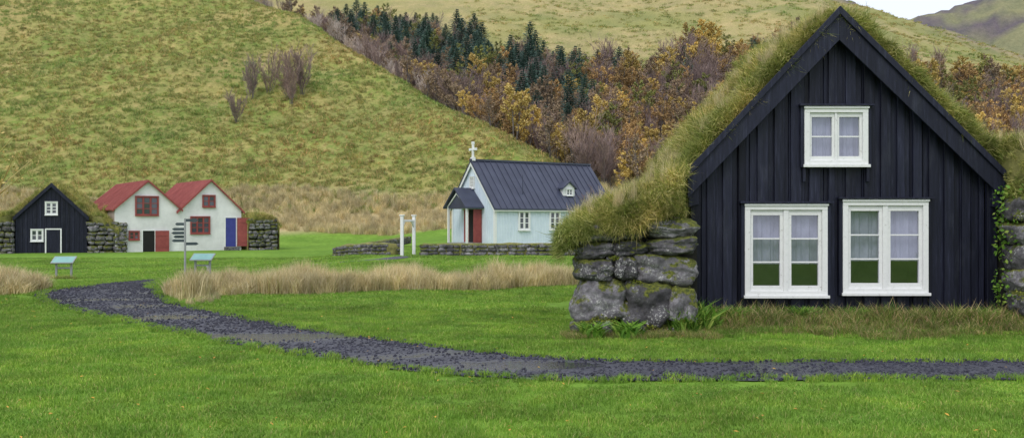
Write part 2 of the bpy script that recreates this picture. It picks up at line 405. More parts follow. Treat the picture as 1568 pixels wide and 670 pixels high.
scatter('path_border_grass',P,Ro,Sc,Ix,small)
lf=variants('fallen_leaf',lambda mb,i:mb.add([(-1,0,0),(0,-.55,.25),(1.1,0,.1),(0,.55,.2)],[(0,1,2,3)]),1,[M_fallen])
P=[];Ro=[];Sc=[]
for _ in range(420):
    y=U(5.2,17)**1; x=U(-.6,.6)*y
    if inhouse(x,y): continue
    P.append((x,y,H(x,y)+.035));Ro.append((U(-.4,.4),U(-.4,.4),U(0,6)));s=U(.010,.022);Sc.append((s,s,s))
scatter('fallen_leaves',P,Ro,Sc,[0]*len(P),lf)

# ------------------------------------------------------------ tall grass masses
dry=variants('dry_grass_tuft',lambda mb,i:blades(mb,70,.16,.22,.5,.010,.7),3,[M_dry])
P=[];Ro=[];Sc=[];Ix=[]
def put(x,y,s,sz=None,dz=0):
    P.append((x,y,H(x,y)+dz));Ro.append((U(-.15,.15),U(-.15,.15),U(0,6.28)));Sc.append((s,s,s if sz is None else sz));Ix.append(random.randrange(3))
for _ in range(1800):
    t=R(); x=lerp(-6.8,1.4,t); y=lerp(18.2,21.2,t)+U(-1.3,1.3)*(1-.3*t)+.25*math.sin(x*2)
    if pathd(x,y)>.15 and fr(x*.8,y*.8,0)>-.26: put(x,y,U(.6,1.0),U(.4,1.1)*(1+.7*noise.noise(Vector((x,y,5)))))
for _ in range(160):
    a=U(0,6.28); r=math.sqrt(R()); x,y=-7.0+r*.6*math.cos(a),18.0+r*1.0*math.sin(a)
    if pathd(x,y)>.1: put(x,y,U(.5,.8),U(.4,.7))
for _ in range(420):
    a=U(0,6.28); r=math.sqrt(R()); x,y=-11.2+r*1.6*math.cos(a),18.6+r*1.6*math.sin(a)
    if pathd(x,y)>.2: put(x,y,U(.8,1.1),U(.9,1.5)*(1.1-.5*r))
for _ in range(26):
    x,y=U(-6.4,-5.3),U(15.8,17); 
    if pathd(x,y)>.1: put(x,y,U(.3,.5),U(.3,.5))
scatter('tall_dry_grass',P,Ro,Sc,Ix,dry)
P=[];Ro=[];Sc=[];Ix=[]
for _ in range(4200):
    x=U(-75,12); y=U(82,92)+1.5*math.sin(x*.2)
    put(x,y,U(1.2,2.4),U(1.0,2.3))
scatter('dry_grass_at_hill_foot',P,Ro,Sc,Ix,dry)
hillg=variants('hill_tuft',lambda mb,i:blades(mb,46,.35,.12,.42,.035,.9),4,[M_hillg])
P=[];Ro=[];Sc=[];Ix=[]
while len(P)<15000:
    y=U(88,165); x=U(-.62,.10)*y
    if ridge_s(x,y)>7: continue
    s=U(.5,1.5); P.append((x,y,H(x,y)-.03)); Ro.append((U(-.2,.2)+.3,U(-.2,.2),U(0,6.28))); Sc.append((s,s,s*U(.6,1.1))); Ix.append(random.randrange(4))
while len(P)<20000:
    y=U(140,295); x=U(-.05,.6)*y
    if y<treeline(x)-8: continue
    s=U(1.2,2.4); P.append((x,y,H(x,y)-.03)); Ro.append((.2,U(-.2,.2),U(0,6.28))); Sc.append((s,s,s*.5)); Ix.append(random.randrange(4))
scatter('hillside_grass',P,Ro,Sc,Ix,hillg)

# ------------------------------------------------------------ trees
def leafq(mb,c,s,m):
    a=Vector((U(-1,1),U(-1,1),U(-1,1))).normalized(); b=a.orthogonal().normalized(); b.rotate(Quaternion(a,U(0,6.28))); d=a.cross(b)
    c=Vector(c); mb.add([c-b*s,c-d*s*.6,c+b*s,c+d*s*.6],[(0,1,2,3)],m)
def decid(mb,h,stems,nbr,leaves,ls,spread):
    for st in range(stems):
        a=U(0,6.28); tilt=U(.05,.22) if stems>1 else .04
        base=Vector((math.cos(a)*.2,math.sin(a)*.2,-.2)); p=base; hh=h*U(.8,1)
        pts=[p]; 
        for k in range(5):
            p=p+Vector((math.cos(a)*tilt+U(-.08,.08),math.sin(a)*tilt+U(-.08,.08),1)).normalized()*hh/5; pts.append(p)
        r=.10*h/7
        for k in range(5): mb.limb(pts[k],pts[k+1],r*(1-k*.19),r*(1-(k+1)*.19)+.006,0,5)
        for _ in range(nbr//stems):
            t=U(.15,.98); k=min(4,int(t*5)); q=pts[k].lerp(pts[k+1],t*5-k)
            az=U(0,6.28); L=h*spread*(1.15-t)*U(.5,1.0)+.3; d=Vector((math.cos(az),math.sin(az),U(.5,1.3))).normalized()
            e=q+d*L; mb.limb(q,e,.03*h/7*(1.2-t)+.006,.008,0)
            for _ in range(7):
                q2=q.lerp(e,U(.3,1)); d2=(d+Vector((U(-.8,.8),U(-.8,.8),U(-.2,.9)))).normalized(); e2=q2+d2*L*U(.2,.5)
                mb.limb(q2,e2,.012,.006,1)
                for _ in range(leaves):
                    leafq(mb,q2.lerp(e2,U(.2,1.1))+Vector((U(-1,1),U(-1,1),U(-1,1)))*.12,ls*U(.6,1.3),1)
def bare(mb,h,stems,spread,w=.016):
    for st in range(stems):
        a=U(0,6.28); d=Vector((math.cos(a)*U(.05,spread),math.sin(a)*U(.05,spread),1)).normalized(); L=h*U(.6,1); e=d*L
        b0=Vector((U(-.3,.3),U(-.3,.3),-.1)); e=b0+e; mb.limb(b0,e,.035,.01,0)
        for _ in range(16):
            q=b0.lerp(e,U(.2,1)); d2=(d+Vector((U(-.7,.7),U(-.7,.7),U(-.1,.5)))).normalized(); e2=q+d2*L*U(.15,.4); mb.limb(q,e2,w,w*.5,1)
            for _ in range(6):
                q3=q.lerp(e2,U(.3,1)); e3=q3+(d2+Vector((U(-.7,.7),U(-.7,.7),U(-.2,.6)))).normalized()*L*U(.06,.16); mb.limb(q3,e3,w*.8,w*.4,1)
def conifer(mb,h):
    mb.limb((0,0,-.3),(0,0,h),.13,.01,0,6); W=20
    for k in range(W):
        t=k/W; z=h*(.06+.93*t); r=h*.30*(1-t)**.85+.08
        for j in range(9):
            a=j*.698+k*.5+U(-.2,.2); L=r*U(.65,1.25); d=Vector((math.cos(a),math.sin(a),-.18+t*.6)); s=Vector((-math.sin(a),math.cos(a),0))
            o=Vector((0,0,z))
            for q in range(5):
                u=.25+q*.19; c=o+d*L*u; ww=.26*(1.15-u)*h/8+.05; 
                for sg in(-1,1):
                    tip=c+d*L*.22+s*sg*ww+Vector((0,0,U(-.12,.04)))
                    mb.add([c-d*L*.08,c+d*L*.14+Vector((0,0,.05)),tip],[(0,1,2)],1)
def treekinds(mb,i):
    random.seed(100+i)
    if i in(0,1): decid(mb,U(5.5,6.5),3,40,6,.11,.36)
    elif i==2: decid(mb,6.5,2,46,9,.12,.36)
    elif i in(3,4): bare(mb,5.5,10,.5,.022)
    elif i in(5,): bare(mb,4.5,12,.6,.02)
    elif i in(6,): decid(mb,6,3,40,8,.11,.36)
    elif i in(7,8): conifer(mb,U(6,7.5))
    elif i==9: decid(mb,6,3,44,3,.09,.34)
    elif i==10: decid(mb,6,3,44,6,.10,.38)
mats=[[M_bark,M_orange],[M_bark,M_orange],[M_bark,M_yellow],[M_bark,M_twig],[M_bark,M_twig],[M_bark,M_pale],[M_bark,M_olive],[M_bark,M_con],[M_bark,M_con],[M_bark,M_twig],[M_bark,M_brown]]
trees=variants('woodland_tree',treekinds,11,mats)
random.seed(21)
P=[];Ro=[];Sc=[];Ix=[]
y=90.
while y<192:
    x=-62.
    while x<114:
        px,py=x+U(-1.2,1.2),y+U(-1.2,1.2); s=ridge_s(px,py); tl=treeline(px)+fr(px/9,py/9,3)*11
        ok=s>5.5 and py<tl
        if ok:
            n=fr(px/12,py/12,12); n2=fr(px/10,py/10,33); r=R(); dt=tl-py
            if -34<px<12 and dt<24 and s>18: i=random.choice((7,8)) if r<.66 else random.choice((3,10,0,6))
            elif px<12 and dt<36 and n2>.08 and s>16: i=random.choice((7,8)) if r<.3 else 10
            elif px>=12 and px<52 and dt<8 and r<.22: i=random.choice((7,8))
            elif s<13 and py>120: i=5 if r<.55 else (3 if r<.75 else 10)
            elif n>.15: i=random.choice((3,4,9,10)) if r<.7 else random.choice((0,2))
            elif n2>.15: i=random.choice((6,2)) if r<.5 else random.choice((0,1,10))
            else: i=random.choice((0,1,0,10,10,9,3,2,6,2)) 
            k=U(.65,1.15)*(.8 if i==5 else 1)
            P.append((px,py,H(px,py))); Ro.append((0,0,U(0,6.28))); Sc.append((k,k,k*U(.88,1.05))); Ix.append(i)
        x+=2.3
    y+=2.2
scatter('woodland_trees',P,Ro,Sc,Ix,trees)
def single_tree(name,x,y,kind,s):
    src=[o for o in trees.objects if o.name.endswith('_'+'abcdefghijk'[kind])][0]
    o=link(bpy.data.objects.new(name,src.data)); o.location=(x,y,H(x,y)-.1); o.scale=(s,s,s); o.rotation_euler=(0,0,U(0,6)); return o
for (x,y,k,s) in [(-33,116,3,.95),(-31.2,117,4,.9),(-28.3,115,4,1.1),(-26.6,116,3,1.05),(-27.5,114,3,.8),(-32.8,109,3,.7),(-16,129,3,.6),(-21,134,4,.7)]:
    single_tree('bare_shrub',x,y,k,s)
for (x,y,k,s) in [(-11.0,135,2,1.25),(-14.2,137,2,1.1)]: single_tree('yellow_birch_tree',x,y,k,s)
for (x,y,k,s) in [(3.7,42,5,.60),(4.6,43,3,.52),(3.2,43.5,5,.42)]: single_tree('pale_shrub',x,y,k,s)
mb=MB(); random.seed(9); decid(mb,6.2,2,60,6,.035,.30); o=mb.obj('birch_tree',[M_bark,M_yellow]); o.location=(-9.35,14.5,0)

# ------------------------------------------------------------ window helper
def window(mb,x0,x1,z0,z1,y,cols,rows,fw=.08,sw=.07,bar=.022,midw=None,sill=True,gm=1):
    mb.box(x0,x1,y-.05,y+.08,z1-fw,z1); mb.box(x0,x1,y-.05,y+.08,z0,z0+fw)
    mb.box(x0,x0+fw,y-.048,y+.08,z0+fw,z1-fw); mb.box(x1-fw,x1,y-.048,y+.08,z0+fw,z1-fw)
    if sill: mb.box(x0-.02,x1+.02,y-.085,y-.051,z0-.02,z0+.02); mb.box(x0-.01,x1+.01,y-.07,y-.051,z1-.02,z1+.01)
    ix0,ix1,iz0,iz1=x0+fw,x1-fw,z0+fw,z1-fw
    mid=midw or bar
    cw=(ix1-ix0-mid*(cols-1))/cols
    for c in range(cols):
        a=ix0+c*(cw+mid); b=a+cw
        if c<cols-1: mb.box(b,b+mid,y-.035,y+.06,iz0,iz1)
        s=sw if midw else (sw*.5)
        mb.box(a,b,y-.015,y+.03,iz1-s,iz1); mb.box(a,b,y-.015,y+.03,iz0,iz0+s)
        mb.box(a,a+s*.6,y-.013,y+.03,iz0+s,iz1-s); mb.box(b-s*.6,b,y-.013,y+.03,iz0+s,iz1-s)
        ga,gb,g0,g1=a+s*.6,b-s*.6,iz0+s,iz1-s
        for r in range(1,rows):
            zz=lerp(g0,g1,r/rows); mb.box(ga,gb,y-.008,y+.025,zz-bar/2,zz+bar/2)
        for r in range(rows):
            h0=lerp(g0,g1,r/rows); h1=lerp(g0,g1,(r+1)/rows); t=U(-.003,.003); t2=U(-.004,.004)
            mb.add([(ga,y+.012+t+t2,h0),(gb,y+.012-t+t2,h0),(gb,y+.012-t-t2,h1),(ga,y+.012+t-t2,h1)],[(0,1,2,3)],gm)

# ------------------------------------------------------------ foreground turf house
TH=empty('turf_house',(4.47,12.7,0))
OX=4.47; OY=12.7; YB=15.7
WINS=[(3.21,4.35,.43,1.70),(4.56,5.74,.465,1.76),(4.03,4.91,2.23,3.04)]
def slope_z(x):
    return 4.34-(4.47-x)*(4.34-2.13)/2.06 if x<4.47 else 4.34-(x-4.47)*(4.34-2.10)/2.25
mb=MB(); mb.M=Matrix.Translation((-OX,-OY,0))
def plank(xa,xb,y0,y1,zb):
    br=sorted({xa,xb}|{v for w in WINS for v in(w[0]+.03,w[1]-.03) if xa<v<xb}|({4.47} if xa<4.47<xb else set()))
    for a,b in zip(br[:-1],br[1:]):
        segs=[(zb,None)]
        for w in WINS:
            if a>=w[0]+.029 and b<=w[1]-.029:
                ns=[]
                for s0,s1 in segs:
                    if (s1 is None or s1>w[3]) and s0<w[2]: ns+=[(s0,w[2]+.03),(w[3]-.03,s1)]
                    else: ns.append((s0,s1))
                segs=ns
        for s0,s1 in segs:
            ta=slope_z(a)-.12 if s1 is None else s1; tb=slope_z(b)-.12 if s1 is None else s1
            mb.prism([(a,s0),(b,s0),(b,tb),(a,ta)],y0,y1)
x=2.46
while x<6.53:
    w=U(.15,.2); plank(x,min(x+w-.008,6.55),12.70,12.73,.05); x+=w
x=2.50
while x<6.5:
    w=U(.10,.15); plank(x,min(x+w,6.54),12.66+U(-.008,.008),12.70,U(.02,.09)); x+=w+U(.085,.13)
mb.obj('plank_gable',M_blackwood,TH,.004)
mb=MB(); mb.M=Matrix.Translation((-OX,-OY,0))
for sx,ex,ez in((1,2.40,2.12),(-1,6.74,2.09)):
    ax,az=4.47,4.34; vt=.40
    mb.prism([(ax,az),(ex,ez),(ex,ez-vt*.85),(ax,az-vt)],12.48,12.52)
    mb.prism([(ax,az+.06),(ex-sx*.05,ez+.01),(ex-sx*.05,ez-.10),(ax,az-.05)],12.44,12.48)
    mb.prism([(ax,az+.02),(ex,ez+.02),(ex,ez-.04),(ax,az-.04)],12.52,13.3)
    mb.prism([(ex+sx*.02,ez-.04),(ex+sx*.16,ez-.04+.12),(ex+sx*.16,ez-.42),(ex+sx*.02,ez-.46)],12.521,12.65)
    mb.box(min(ex+sx*.06,ex+sx*.2),max(ex+sx*.06,ex+sx*.2),12.58,12.649,.03,ez-.1)
mb.obj('barge_boards',M_blackwood,TH,.004)
mb=MB(); mb.M=Matrix.Translation((-OX,-OY,0))
window(mb,*WINS[0][:2],*WINS[0][2:],12.64,2,3,.075,.075,.02,.07)
window(mb,*WINS[1][:2],*WINS[1][2:],12.64,2,3,.075,.075,.02,.07)
window(mb,*WINS[2][:2],*WINS[2][2:],12.64,2,2,.075,.06,.02,.03)
mb.obj('windows',[M_white,M_glass],TH,.003)
mb=MB(); mb.M=Matrix.Translation((-OX,-OY,0))
for w in WINS:
    mb.box(w[0]-.05,w[0]-.002,12.60,12.649,w[2]-.02,w[3]+.05); mb.box(w[1]+.002,w[1]+.05,12.60,12.649,w[2]-.02,w[3]+.05)
    mb.box(w[0]-.07,w[1]+.07,12.55,12.647,w[3]+.013,w[3]+.04)
w=WINS[2]
mb.box(w[0]-.02,w[0]+.02,12.6,12.648,w[2]-.22,w[2]-.03); mb.box(w[1]-.02,w[1]+.02,12.6,12.648,w[2]-.22,w[2]-.03)
mb.obj('window_trim',M_blackwood,TH,.003)
mb=MB(); mb.M=Matrix.Translation((-OX,-OY,0))
for w in WINS:
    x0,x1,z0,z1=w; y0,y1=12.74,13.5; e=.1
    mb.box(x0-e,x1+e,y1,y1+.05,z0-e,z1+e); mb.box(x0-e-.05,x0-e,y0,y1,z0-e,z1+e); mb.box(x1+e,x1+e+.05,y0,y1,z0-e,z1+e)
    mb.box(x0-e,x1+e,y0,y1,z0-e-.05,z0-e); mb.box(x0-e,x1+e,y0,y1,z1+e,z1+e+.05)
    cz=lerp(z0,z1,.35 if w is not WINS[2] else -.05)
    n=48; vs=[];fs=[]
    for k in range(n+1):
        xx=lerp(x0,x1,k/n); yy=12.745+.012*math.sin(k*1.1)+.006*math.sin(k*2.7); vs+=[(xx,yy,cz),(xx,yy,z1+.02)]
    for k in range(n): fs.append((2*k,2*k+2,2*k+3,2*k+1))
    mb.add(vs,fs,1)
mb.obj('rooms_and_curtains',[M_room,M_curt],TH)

PX=[.62,.80,1.05,1.6,2.0,2.25,2.5,2.9,3.35,3.75,4.1,4.47,4.85,5.2,5.55,6.0,6.45,6.75,7.15,7.7,8.4,8.9]
PZ=[1.30,1.45,1.56,1.76,1.98,2.19,2.47,2.92,3.40,3.82,4.17,4.41,4.23,3.90,3.58,3.15,2.73,2.53,2.40,2.18,1.9,1.5]
def topz(x): return float(np.interp(x,PX,PZ))
def yf(x):
    return 12.66-.92*sm(2.42,2.05,x)-.72*sm(6.6,6.95,x)
def roof_p(x,t):
    y=lerp(yf(x),YB,t); 
    z=topz(x)+.10*fr(x*1.3,y*1.1,3)+.06*fr(x*4,y*4,3)
    z-= .10*(1-min(1,t*9))**2
    xx=x+max(0,2.3-x)/1.6*.16*(y-11.8)-(.04*(y-12) if x>7 else 0)
    return Vector((xx-OX,y-OY,z))
def botz(x):
    if x<2.38: return lerp(1.30,1.62,sm(.8,2.3,x))
    if x>6.72: return lerp(1.75,1.3,sm(6.8,8.8,x))
    return slope_z(x)+.0
nxr=110; nyr=50; V=[];F=[]
X=[lerp(.62,8.9,i/nxr) for i in range(nxr+1)]
for x in X:
    p=roof_p(x,0); b=botz(x)
    V.append(Vector((p.x,p.y+.05,min(b,p.z-.05)-.02)))
    V.append(Vector((p.x,p.y-.03+.03*fr(x*6,0,1),lerp(b,p.z,.45))))
    for j in range(nyr+1): V.append(roof_p(x,(j/nyr)**1.3))
    V.append(Vector((V[-1].x,V[-1].y,.0)))
rw=nyr+4
for i in range(nxr):
    for j in range(rw-1): F.append((i*rw+j,(i+1)*rw+j,(i+1)*rw+j+1,i*rw+j+1))
M_turfb=simple('turf_soil',(.09,.095,.025),(.30,.28,.09),5,.95,bs=.8,bd=.05)
o=link(bpy.data.objects.new('turf_roof',mesh('turf_roof',V,F,M_turfb,True))); o.parent=TH
turf=variants('turf_tuft',lambda mb,i:blades(mb,55,.10,.06,.20,.007,1.1),4,[M_turf])
P=[];Ro=[];Sc=[];Ix=[]
for _ in range(4800):
    x=U(.66,8.8); t=R()**1.4
    p=roof_p(x,t); e=.05; dx=roof_p(x+e,t)-roof_p(x-e,t); dy=roof_p(x,t+.02)-roof_p(x,max(0,t-.02)); n=dx.cross(dy).normalized()
    if n.z<0: n=-n
    d=(n*.8+Vector((0,-.25 if t<.1 else 0,.15))+Vector((U(-.3,.3),U(-.3,.3),U(-.3,.2)))).normalized()
    s=U(.45,1.15)*(1+.7*fr(x*2,p.y*2,7)); P.append(p-n*.02);Ro.append(dirrot(d));Sc.append((s,s,s*U(.6,1.3)));Ix.append(random.randrange(4))
for _ in range(2600):
    x=U(.66,8.6); p=roof_p(x,0); b=botz(x); z=lerp(b,p.z,U(-.06,1) if (x<2.4 or x>6.7) else U(.3,1))
    side=-.25 if x<4.47 else .25
    d=Vector((side+U(-.4,.4),-.7,U(-.95,.25))).normalized()
    s=U(.4,1.0)*(1+.8*fr(x*3,z*3,2)); P.append(Vector((p.x,p.y-.01,z)));Ro.append(dirrot(d));Sc.append((s,s,s*U(.6,1.2)));Ix.append(random.randrange(4))
for _ in range(400):
    t=R(); p=roof_p(.64,t); d=Vector((-.8,U(-.4,.2),U(-.6,.4))).normalized(); s=U(.5,1); P.append(p+Vector((0,0,U(-.15,.05))));Ro.append(dirrot(d));Sc.append((s,s,s));Ix.append(random.randrange(4))
scatter('roof_grass',P,Ro,Sc,Ix,turf,TH)
P=[];Ro=[];Sc=[];Ix=[]
for _ in range(520):
    x=random.choice((U(.7,4.4),U(4.6,8.8))); t=R()*.8; p=roof_p(x,t); P.append(p);Ro.append(dirrot((U(-.3,.3),U(-.3,.2),1)));s=U(.3,.7);Sc.append((s*.5,s*.5,s));Ix.append(random.randrange(3))
scatter('roof_dry_stems',P,Ro,Sc,Ix,dry,TH)

# stone walls
mb=MB(); mb.M=Matrix.Translation((-OX,-OY,0))
def st(x0,x1,z1,z0,sd,tap=0,rz=0,dy=0,hd=.30):
    rock(mb,((x0+x1)/2,12.08+dy+U(-.06,.05),(z0+z1)/2),(x1-x0)/2*1.05,hd,(z1-z0)/2*1.07,4.6,.20,5,0,sd,tap,rz)
L=[(.86,1.27,1.44,1.22),(1.28,1.70,1.46,1.23),(1.71,2.38,1.5,1.26),
   (.85,1.30,1.21,1.0),(1.31,1.76,1.22,1.02),(1.78,2.38,1.25,1.04),
   (.84,1.33,.99,.70),(1.34,1.61,1.01,.71),(1.62,2.39,1.03,.64),
   (.83,1.50,.69,.19),(1.46,2.03,.66,.12),(2.02,2.39,.63,.16),
   (.80,1.33,.19,-.14),(1.3,1.82,.14,-.15),(1.8,2.37,.15,-.12)]
for i,(a,b,c,d) in enumerate(L): st(a,b,c,d,i*2.7+1,U(-.2,.2),U(-.14,.14),dy=-.10*(1-c/1.5))
for _ in range(36):
    a=U(.9,2.35); c=U(.1,1.45); s=U(.03,.07); rock(mb,(a,11.93-.10*(1-c/1.5),c),s*1.3,s,s*.8,3,.3,3,0,a*9)
y=12.5; 
while y<15.5:
    for z in (0.12,.45,.78,1.1,1.35):
        l=U(.4,.7); t=(y-12.2); rock(mb,(1.12+.16*t,y+U(-.1,.1),z),.24,l*.55,.2,5,.2,3,0,y*3+z*5,U(-.1,.1))
    y+=.6
z=-.05
while z<1.75:
    h=U(.2,.36); x=6.66
    while x<9.2:
        w=U(.35,.75); rock(mb,(x+w/2,12.13+.06*z+U(-.05,.05),z+h/2),w/2*1.05,.28,h/2*1.08,5,.16,4,0,x*7+z*3,U(-.14,.14),U(-.1,.1)); x+=w
    z+=h*.97
o=mb.obj('stone_walls',M_stone,TH,smooth=True)
mb=MB(); mb.M=Matrix.Translation((-OX,-OY,0))
mb.add([(.98,12.05,-.2),(2.44,12.05,-.2),(2.44,15.6,-.2),(1.62,15.6,-.2),(.98,12.05,1.45),(2.44,12.05,1.45),(2.44,15.6,1.45),(1.62,15.6,1.45)],[(0,3,2,1),(4,5,6,7),(0,1,5,4),(1,2,6,5),(2,3,7,6),(3,0,4,7)])
mb.box(6.72,8.8,12.2,15.6,-.2,1.62)
mb.prism([(2.45,0),(6.6,0),(6.6,1.9),(4.47,3.9),(2.45,1.9)],14.0,14.1)
mb.obj('wall_core',M_earth,TH)
mb=MB(); mb.M=Matrix.Translation((-OX,-OY,0))
for (cx,cz,r,n) in [(1.15,.14,.24,900),(1.7,.10,.18,600),(1.95,1.42,.24,900),(1.05,1.4,.14,500),(1.45,1.44,.12,400),(2.2,1.2,.1,250),(1.32,1.0,.06,120),(1.6,.68,.07,140),(2.3,.2,.14,400),(6.95,.45,.28,900),(7.2,1.05,.22,700),(6.9,1.5,.2,600),(7.4,.15,.3,800)]:
    for _ in range(n):
        a=U(0,6.28); q=math.sqrt(R())*r*(1+.35*math.sin(a*3+cx*9)); x=cx+q*math.cos(a)*1.3; z=cz+q*math.sin(a)*.6
        y=11.80-.10*(1-z/1.5)+U(-.03,.03)+.25*(q/r)**3*.3+(.05 if x>5 else 0)
        leafq(mb,(x,y,z),U(.008,.02),0)
mb.obj('moss',M_moss,TH)
weed=variants('weed',lambda mb,i:blades(mb,46,.16,.10,.30,.05 if i else .03,1.5),3,[M_weed])
P=[];Ro=[];Sc=[];Ix=[]
for _ in range(170):
    x=U(2.4,6.7); y=U(12.35,12.6); k=U(.25,.65)
    P.append((x,y,H(x,y)));Ro.append((U(-.2,.2),U(-.2,.2),U(0,6)));Sc.append((k,k,k*U(.5,1)));Ix.append(random.randrange(3))
for _ in range(70):
    x=U(2.1,2.55); y=U(11.7,12.2); k=U(.4,1.0)
    P.append((x,y,H(x,y)));Ro.append((U(-.2,.2),U(-.2,.2),U(0,6)));Sc.append((k,k,k*1.4));Ix.append(random.randrange(3))
for (x,y) in [(2.85,12.1),(3.0,12.2),(3.8,12.2),(3.9,12.25),(4.6,12.3),(6.3,12.2),(1.0,11.5),(1.5,11.55)]:
    for _ in range(4): P.append((x+U(-.1,.1),y+U(-.08,.08),H(x,y)));Ro.append((0,0,U(0,6)));Sc.append((.9,.9,.8));Ix.append(1)
scatter('weeds_by_house',P,Ro,Sc,Ix,weed)
bank=variants('bank_tuft',lambda mb,i:blades(mb,60,.10,.06,.20,.007,1.2),4,[M_bank])
P=[];Ro=[];Sc=[];Ix=[]
for _ in range(1400):
    x=U(2.3,8.5); y=12.55-R()*1.25+.15*math.sin(x*2.3)
    k=U(.5,1.35)*(1-.45*sm(12.2,11.4,y))*(1+.6*noise.noise(Vector((x*1.7,y*1.7,2)))); P.append((x,y,H(x,y)));Ro.append((U(-.1,.4),U(-.3,.3),U(0,6)));Sc.append((k,k,k));Ix.append(random.randrange(4))
for _ in range(240):
    x=U(.65,2.4); y=U(11.35,11.75); k=U(.3,.6); P.append((x,y,H(x,y)));Ro.append((U(-.3,.3),U(-.3,.3),U(0,6)));Sc.append((k,k,k));Ix.append(random.randrange(4))
scatter('rough_grass_by_house',P,Ro,Sc,Ix,bank)
mb=MB()
for k in range(620):
    t=R(); z=lerp(.35,1.95,t); w=.08+.08*math.sin(t*9)**2
    if .75<z<1.15 and R()<.6: continue
    leafq(mb,(6.64+U(-w,w),12.38+U(-.12,.05)-(.25 if R()<.2 else 0),z),U(.018,.038),0)
mb.obj('ivy_plant',M_weed)

# ------------------------------------------------------------ church
TC=math.radians(33.9); CH=empty('church',(-1.0,54,0),TC)
Lc=9.0; W=5.0; E=2.27; A=5.0
mb=MB(); mb.prism([(0,-.3),(W,-.3),(W,E),(W/2,A),(0,E)],0,Lc,'x')
for k in range(45): mb.box(.1+k*.2,.14+k*.2,-.02,0,0,E)
for k in range(24):
    y=.12+k*.2; z=E+(A-E)*(1-abs(y-W/2)/(W/2)); mb.box(-.02,0,y,y+.04,0,z-.03)
mb.obj('walls',M_churchw,CH)
mb=MB()
mb.box(-.045,.10,-.045,-.021,-.1,E); mb.box(-.045,-.021,-.02,.12,-.1,E); mb.box(-.045,-.021,W-.12,W+.02,-.1,E)
mb.box(.1,Lc,-.05,-.021,-.15,.05)
sl=(A-E)/(W/2)
for sy in(0,1):
    f=(lambda y:y) if sy==0 else (lambda y:W-y)
    mb.prism([(f(-.18),E-.18*sl-.02),(f(W/2),A-.02),(f(W/2),A-.24),(f(-.18),E-.18*sl-.20)],-.17,-.13,'x')
mb.box(-.13,Lc+.1,-.19,-.15,E-.32,E-.20)
mb.obj('trim_boards',M_white,CH)
mb=MB()
for sy in(0,1):
    f=(lambda y:y) if sy==0 else (lambda y:W-y)
    mb.prism([(f(-.22),E-.22*sl),(f(W/2),A),(f(W/2),A+.09),(f(-.22),E-.22*sl+.09)],-.2,Lc+.15,'x')
    k=-.17
    while k<Lc+.15:
        mb.prism([(f(-.22),E-.22*sl+.09),(f(W/2),A+.09),(f(W/2),A+.15),(f(-.22),E-.22*sl+.14)],k,k+.05,'x'); k+=.45
mb.box(-.22,Lc+.17,W/2-.1,W/2+.1,A+.06,A+.17)
mb.limb((2.4,.6,2.8),(2.4,.6,4.2),.03,.025,0,6)
mb.obj('roof',M_roofd,CH)
mb=MB()
for x in(2.06,4.36,6.66): window(mb,x-.42,x+.42,.80,2.02,-.06,2,3,.09,.05,.04,.08)
mb.M=Matrix(((0,1,0,0),(-1,0,0,0),(0,0,1,0),(0,0,0,1)))
window(mb,-2.75,-2.25,3.35,4.1,-.06,2,3,.07,.04,.03,.05)
mb.obj('windows',[M_white,M_gfar],CH)
mb=MB(); x0,x1=5.45,6.35; xm=5.9; yd=.55
mb.prism([(x0,2.75),(x1,2.75),(x1,3.45),(xm,3.8),(x0,3.45)],yd,1.9,'y',0)
mb.prism([(x0-.12,3.36),(xm,3.80),(xm,3.90),(x0-.12,3.45)],yd-.15,2.1,'y',1); mb.prism([(x1+.12,3.36),(xm,3.80),(xm,3.90),(x1+.12,3.45)],yd-.15,2.1,'y',1)
window(mb,5.65,6.15,2.95,3.4,yd-.06,2,2,.05,.03,.03,.04,gm=2)
mb.obj('dormer',[M_white,M_roofd,M_gfar],CH)
mb=MB(); mb.box(-.06,.06,W/2-.06,W/2+.06,A+.1,A+1.15); mb.box(-.05,.05,W/2-.30,W/2+.30,A+.70,A+.81); mb.box(-.12,.12,W/2-.12,W/2+.12,A+.05,A+.28)
for (y,z) in((W/2-.30,A+.755),(W/2+.30,A+.755),(W/2,A+1.15)): mb.box(-.07,.07,y-.08,y+.08,z-.08,z+.08)
mb.obj('roof_cross',M_white,CH,.01)
mb=MB(); y0,y1,ym=1.35,3.65,2.5; px=-1.15
for y in(y0+.06,y1-.06):
    mb.box(px,px+.12,y-.06,y+.06,-.1,2.3,1)
for y in(y0,y1-.06): mb.box(px+.12,-.04,y,y+.06,2.14,2.3,1)
mb.box(px,px+.1,y0+.13,y1-.13,2.14,2.3,0)
mb.prism([(y0,2.3),(y1,2.3),(ym,3.25)],px+.02,px+.06,'x',0)
mb.prism([(y0+.2,2.3),(ym,3.0),(ym,3.1),(y0+.1,2.3)],px-.03,px+.015,'x',1)
mb.prism([(y1-.2,2.3),(ym,3.0),(ym,3.1),(y1-.1,2.3)],px-.03,px+.015,'x',1)
mb.prism([(y0-.2,2.12),(ym,3.3),(ym,3.4),(y0-.2,2.22)],px-.2,-.03,'x',0); mb.prism([(y1+.2,2.12),(ym,3.3),(ym,3.4),(y1+.2,2.22)],px-.2,-.03,'x',0)
mb.box(px,-.05,y0,y1,-.2,.06,2)
mb.obj('porch',[M_roofd,M_white,M_post],CH)
mb=MB(); mb.box(-.05,-.022,1.45,2.15,.08,2.08,0); mb.box(-.6,-.05,1.44,1.49,.08,2.08,0); mb.box(-.045,-.023,2.15,2.9,.08,2.08,1); mb.box(-.05,-.022,2.9,3.5,.08,2.08,0)
for z in(.5,1.0,1.5): mb.box(-.06,-.05,1.55,2.05,z,z+.04,0)
mb.obj('door',[M_red,M_dark],CH)

